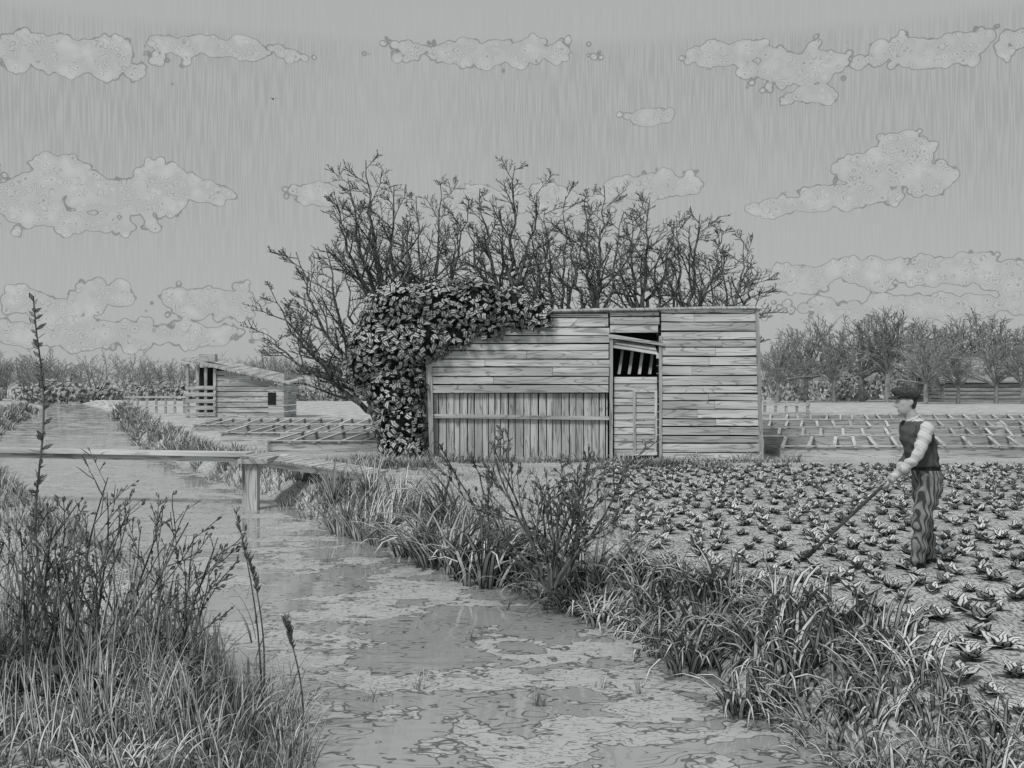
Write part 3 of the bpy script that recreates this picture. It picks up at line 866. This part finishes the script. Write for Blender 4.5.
def limb(pts,rad,n=14):
    P=[];Q=[]
    for i in range(len(pts)-1):
        for k in range(3):
            t=k/3; P.append(pts[i].lerp(pts[i+1],t)); Q.append(rad[i]+(rad[i+1]-rad[i])*t)
    P.append(pts[-1]); Q.append(rad[-1])
    P=[P[0]]+[(P[i-1]+P[i]*2+P[i+1])/4 for i in range(1,len(P)-1)]+[P[-1]]
    body.tube(P,Q,n)
def dirn(a,b): return (b-a).normalized()
WLp=HL-dirn(EL,HL)*.075; WRp=HR-dirn(ER,HR)*.075
limb([SLn+V((0,.05,.012)),SLn,SLn.lerp(EL,.45),EL,EL.lerp(WLp,.5),WLp],[.064,.070,.062,.052,.050,.034])
limb([SRn+V((0,-.05,.012)),SRn,SRn.lerp(ER,.45),ER,ER.lerp(WRp,.5),WRp],[.064,.070,.062,.052,.050,.034])
AL=V((-.045,-.11,.10)); AR=V((.165,.13,.10))
limb([V((.100,-.088,.90)),V((.078,-.10,.74)),V((.000,-.112,.50)),V((-.010,-.112,.34)),AL+V((.005,0,-.045))],[.122,.114,.088,.078,.070])
limb([V((.105,.088,.90)),V((.112,.10,.74)),V((.105,.118,.50)),V((.145,.125,.34)),AR+V((.005,0,-.045))],[.122,.114,.088,.078,.070])
loft(body,[((-.110,0,1.502),.045,.032),((-.112,0,1.518),.066,.047),((-.108,0,1.545),.080,.060),((-.103,0,1.580),.089,.069),((-.100,0,1.62),.096,.075),((-.098,0,1.66),.098,.077),((-.096,0,1.70),.090,.071),((-.094,0,1.73),.066,.052),((-.094,0,1.747),.03,.025)],18)
body.tube([V((-.192,0,1.640)),V((-.207,0,1.612)),V((-.222,0,1.590)),V((-.194,0,1.580))],[.010,.013,.016,.012],8)
body.tube([V((-.180,-.045,1.648)),V((-.194,-.02,1.652)),V((-.196,0,1.646)),V((-.194,.02,1.652)),V((-.180,.045,1.648))],[.008,.011,.009,.011,.008],8)
body.tube([V((-.178,-.024,1.553)),V((-.189,0,1.556)),V((-.178,.024,1.553))],[.006,.009,.006],8)
body.tube([V((-.176,-.022,1.541)),V((-.185,0,1.541)),V((-.176,.022,1.541))],[.006,.009,.006],8)
body.tube([V((-.165,-.012,1.515)),V((-.176,0,1.516)),V((-.165,.012,1.515))],[.014,.017,.014],8)
for sg in(-1,1):
    body.tube([V((-.088,sg*.074,1.600)),V((-.082,sg*.085,1.615)),V((-.080,sg*.087,1.635)),V((-.092,sg*.078,1.648))],[.010,.011,.012,.008],8)
bo=body.obj('body_raw',[m_skin])
rm=bo.modifiers.new('r','REMESH'); rm.mode='VOXEL'; rm.voxel_size=.0075; rm.use_smooth_shade=True
sm=bo.modifiers.new('s','SMOOTH'); sm.factor=.5; sm.iterations=1
dg=bpy.context.evaluated_depsgraph_get(); me=bpy.data.meshes.new_from_object(bo.evaluated_get(dg)); me.name='body'
bpy.data.objects.remove(bo)
me.materials.clear()
for m in (m_skin,m_shirt,m_vest,m_trs,m_hair,m_belt): me.materials.append(m)
def segd(p,a,b):
    ab=b-a; t=max(0,min(1,(p-a).dot(ab)/ab.length_squared)); return (p-(a+ab*t)).length
def isarm(c):
    dl=min(segd(c,SLn,EL),segd(c,EL,WLp)); dr=min(segd(c,SRn,ER),segd(c,ER,WRp))
    return (dl<.084 and (c.y<-.176 or c.z<1.28 and c.x<-.05)) or (dl<.084 and c.z<1.28 and c.y<-.165) or (dr<.084 and (c.y>.172 or c.z<1.28 and c.x<-.16))
ups=[]
for vtx in me.vertices:
    p=vtx.co
    if p.z<.95 and not isarm(p):
        k=.014*mnoise.noise(V((p.x*9,p.y*9,p.z*13)))+.009*math.sin(p.z*38+p.x*20)*sstep((.55-abs(p.z-.40))/.35)
        c=V((.06 if p.z>.6 else (0 if p.y<0 else .13),-.10 if p.y<0 else .115,p.z)); dd=(p-c); dd.z=0
    elif p.z<1.42:
        k=.011*mnoise.noise(V((p.x*12,p.y*12,p.z*18)))+.005*math.sin(p.z*60+p.x*30)
        dd=vtx.normal.copy()
    else: continue
    if dd.length>1e-3: ups.append((vtx.index,p+dd.normalized()*k))
for i_,p in ups: me.vertices[i_].co=p
for f in me.polygons:
    c=f.center; f.use_smooth=True
    if c.z>1.475: 
        m=0
        if c.z>1.56 and c.x>-.085 and c.x>-.085+(1.60-c.z)*.3 : m=4
        if abs(c.y)>.079: m=0
    elif c.z>1.44: m=1
    elif isarm(c): m=1
    elif c.z>.992: m=2
    elif c.z>.955: m=5
    else: m=3
    f.material_index=m
o=bpy.data.objects.new('body',me); bpy.context.scene.collection.objects.link(o); o.parent=man
mb=MB()
for sg in(-1,1):
    c=V((-.176,sg*.031,1.628)); 
    mb.tube([c+V((.006,0,0)),c+V((-.004,0,0)),c+V((-.010,0,0))],[.011,.012,.005],8,0)
    c2=c+V((-.0105,sg*.001,0)); mb.tube([c2,c2+V((-.002,0,0))],[.0045,.003],8,1)
    mb.tube([V((-.178,sg*.018,1.655)),V((-.190,sg*.03,1.659)),V((-.172,sg*.052,1.653))],[.003,.004,.003],5,1)
mb.obj('eyes_and_brows',[m_shirt,m_dark],smooth=True,parent=man)
mb=MB(); mb.tube([V((-.180,-.024,1.5465)),V((-.1945,0,1.548)),V((-.180,.024,1.5465))],[.002,.0028,.002],5,0)
mb.obj('mouth',[m_dark],parent=man)
mb=MB()
loft(mb,[((-.100,0,1.660),.108,.088,-.06),((-.102,0,1.688),.126,.102,-.08),((-.112,0,1.718),.140,.112,-.12),((-.118,0,1.750),.122,.096,-.12),((-.116,0,1.770),.076,.062,-.1),((-.116,0,1.775),.02,.02,-.1)],20)
b=len(mb.v); n=12
for k in range(n+1):
    a=math.pi/2+math.pi*k/n; ca,sa=math.cos(a),math.sin(a)
    for (ex,ez) in ((0,0),(1,0),(1,.012),(0,.012)):
        mb.v.append(V((-.135+ca*(.058+.095*ex),sa*(.082-.012*ex),1.688+ez-.034*ex*(-ca))))
for k in range(n):
    for j in range(4):
        j2=(j+1)%4; mb.face((b+k*4+j,b+k*4+j2,b+(k+1)*4+j2,b+(k+1)*4+j),[(0,0)]*4)
mb.obj('flat_cap',[m_cap],smooth=True,parent=man)
mb=MB()
for a,bb,w,r in ((EL,WLp,WLp,.041),(ER,WRp,WRp,.041)):
    dd=dirn(a,bb); mb.tube([w-dd*.05,w-dd*.02,w+dd*.002],[r+.003,r,r-.001],14,0)
mb.tube([V((-.044,0,1.452)),V((-.055,0,1.476))],[.070,.066],16,0)
mb.obj('cuffs_and_collar',[m_shirt],smooth=True,parent=man)
mb=MB()
for ak,yaw in ((AL,-.12),(AR,.10)):
    b=len(mb.v); n=12
    prof=[(.075,.030,.035,.035),(.06,.042,.055,.060),(.02,.046,.060,.085),(-.03,.044,.048,.075),(-.08,.050,.034,.052),(-.13,.052,.028,.040),(-.175,.042,.024,.034),(-.200,.018,.020,.022)]
    for (xo,hw,cz,hz) in prof:
        for k in range(n):
            a=2*math.pi*k/n; yy=math.cos(a)*hw; zz=max(.004,cz+math.sin(a)*hz)
            X_,Y_=xo*math.cos(yaw)-yy*math.sin(yaw),xo*math.sin(yaw)+yy*math.cos(yaw)
            mb.v.append(V((ak.x+X_,ak.y+Y_,zz)))
    for i in range(len(prof)-1):
        for k in range(n):
            k2=(k+1)%n; mb.face((b+i*n+k,b+i*n+k2,b+(i+1)*n+k2,b+(i+1)*n+k),[(0,0)]*4)
    mb.face(tuple(b+k for k in range(n)),[(0,0)]*n); mb.face(tuple(b+(len(prof)-1)*n+k for k in range(n)),[(0,0)]*n)
mb.obj('shoes',[m_shoe],smooth=True,parent=man)
SH=dirn(V((-1.06,.12,.06)),V((-.335,-.035,.812)))
def hand(name,hp,el,thumb_up=1):
    mb=MB(); a=SH; w=dirn(hp,el)
    w=(w-a*w.dot(a)).normalized(); s=a.cross(w).normalized()
    if s.y>0: s=-s
    r=.026
    wr=el.lerp(hp,1)+ (el-hp).normalized()*.08
    for i in range(4):
        off=a*(.030-.020*i)*thumb_up
        k0=hp+w*.030+s*.012+off
        mb.tube([wr+off*.45,wr.lerp(k0,.5)+off*.2+s*.006,k0,hp+w*.008+s*.030+off],[.017,.016,.014,.0115],8)
        fl=(.95,1.05,1.0,.8)[i]; pts=[];rd=[]
        for k in range(8):
            th=math.radians(20+ k*32*fl)
            pts.append(hp+off+ (s*math.cos(th)-w*math.sin(th))*r); rd.append(.0100-.0004*k)
        mb.tube(pts,rd,8)
    t0=wr.lerp(hp,.35)+a*.022*thumb_up
    mb.tube([t0,hp+w*.026-s*.004+a*.045*thumb_up,hp-s*.024+w*.010+a*.052*thumb_up,hp-s*.026-w*.014+a*.048*thumb_up],[.015,.0125,.011,.009],8)
    mb.obj(name,[m_skin],smooth=True,parent=man)
hand('hand_near',HL,EL,1); hand('hand_far',HR,ER,1)
mb=MB(); tip=V((-1.05,.12,.075)); endp=HL+SH*.36
mb.tube([tip,tip.lerp(endp,.33)+V((0,0,.003)),tip.lerp(endp,.66)+V((0,0,.002)),endp],[.016,.0175,.0175,.016],10,0)
mb.tube([tip+SH*.10,tip,tip-SH*.05,tip-SH*.06+V((-.03,0,-.02))],[.024,.023,.014,.012],8,1)
bx=tip-SH*.06+V((-.03,0,-.02))
mb.box(bx+V((-.008,-.09,-.075)),V((.010,0,.0)),V((0,.18,0)),V((-.04,0,.11)),1)
hoe=mb.obj('garden_hoe',[m_hoe,m_dark],smooth=False); hoe.location=MO

# ---------------------------------------------------------------- camera
cam=bpy.data.cameras.new('camera'); co=bpy.data.objects.new('camera',cam); bpy.context.scene.collection.objects.link(co)
co.location=(0,0,H); co.rotation_euler=(math.radians(90),0,0); cam.sensor_width=36; cam.lens=FP/1024*36
cam.clip_end=3000; cam.clip_start=.05
bpy.context.scene.camera=co
vs=bpy.context.scene.view_settings; vs.view_transform='Standard'; vs.look='None'; vs.exposure=0
print('FACES',sum(len(m.polygons) for m in bpy.data.meshes))
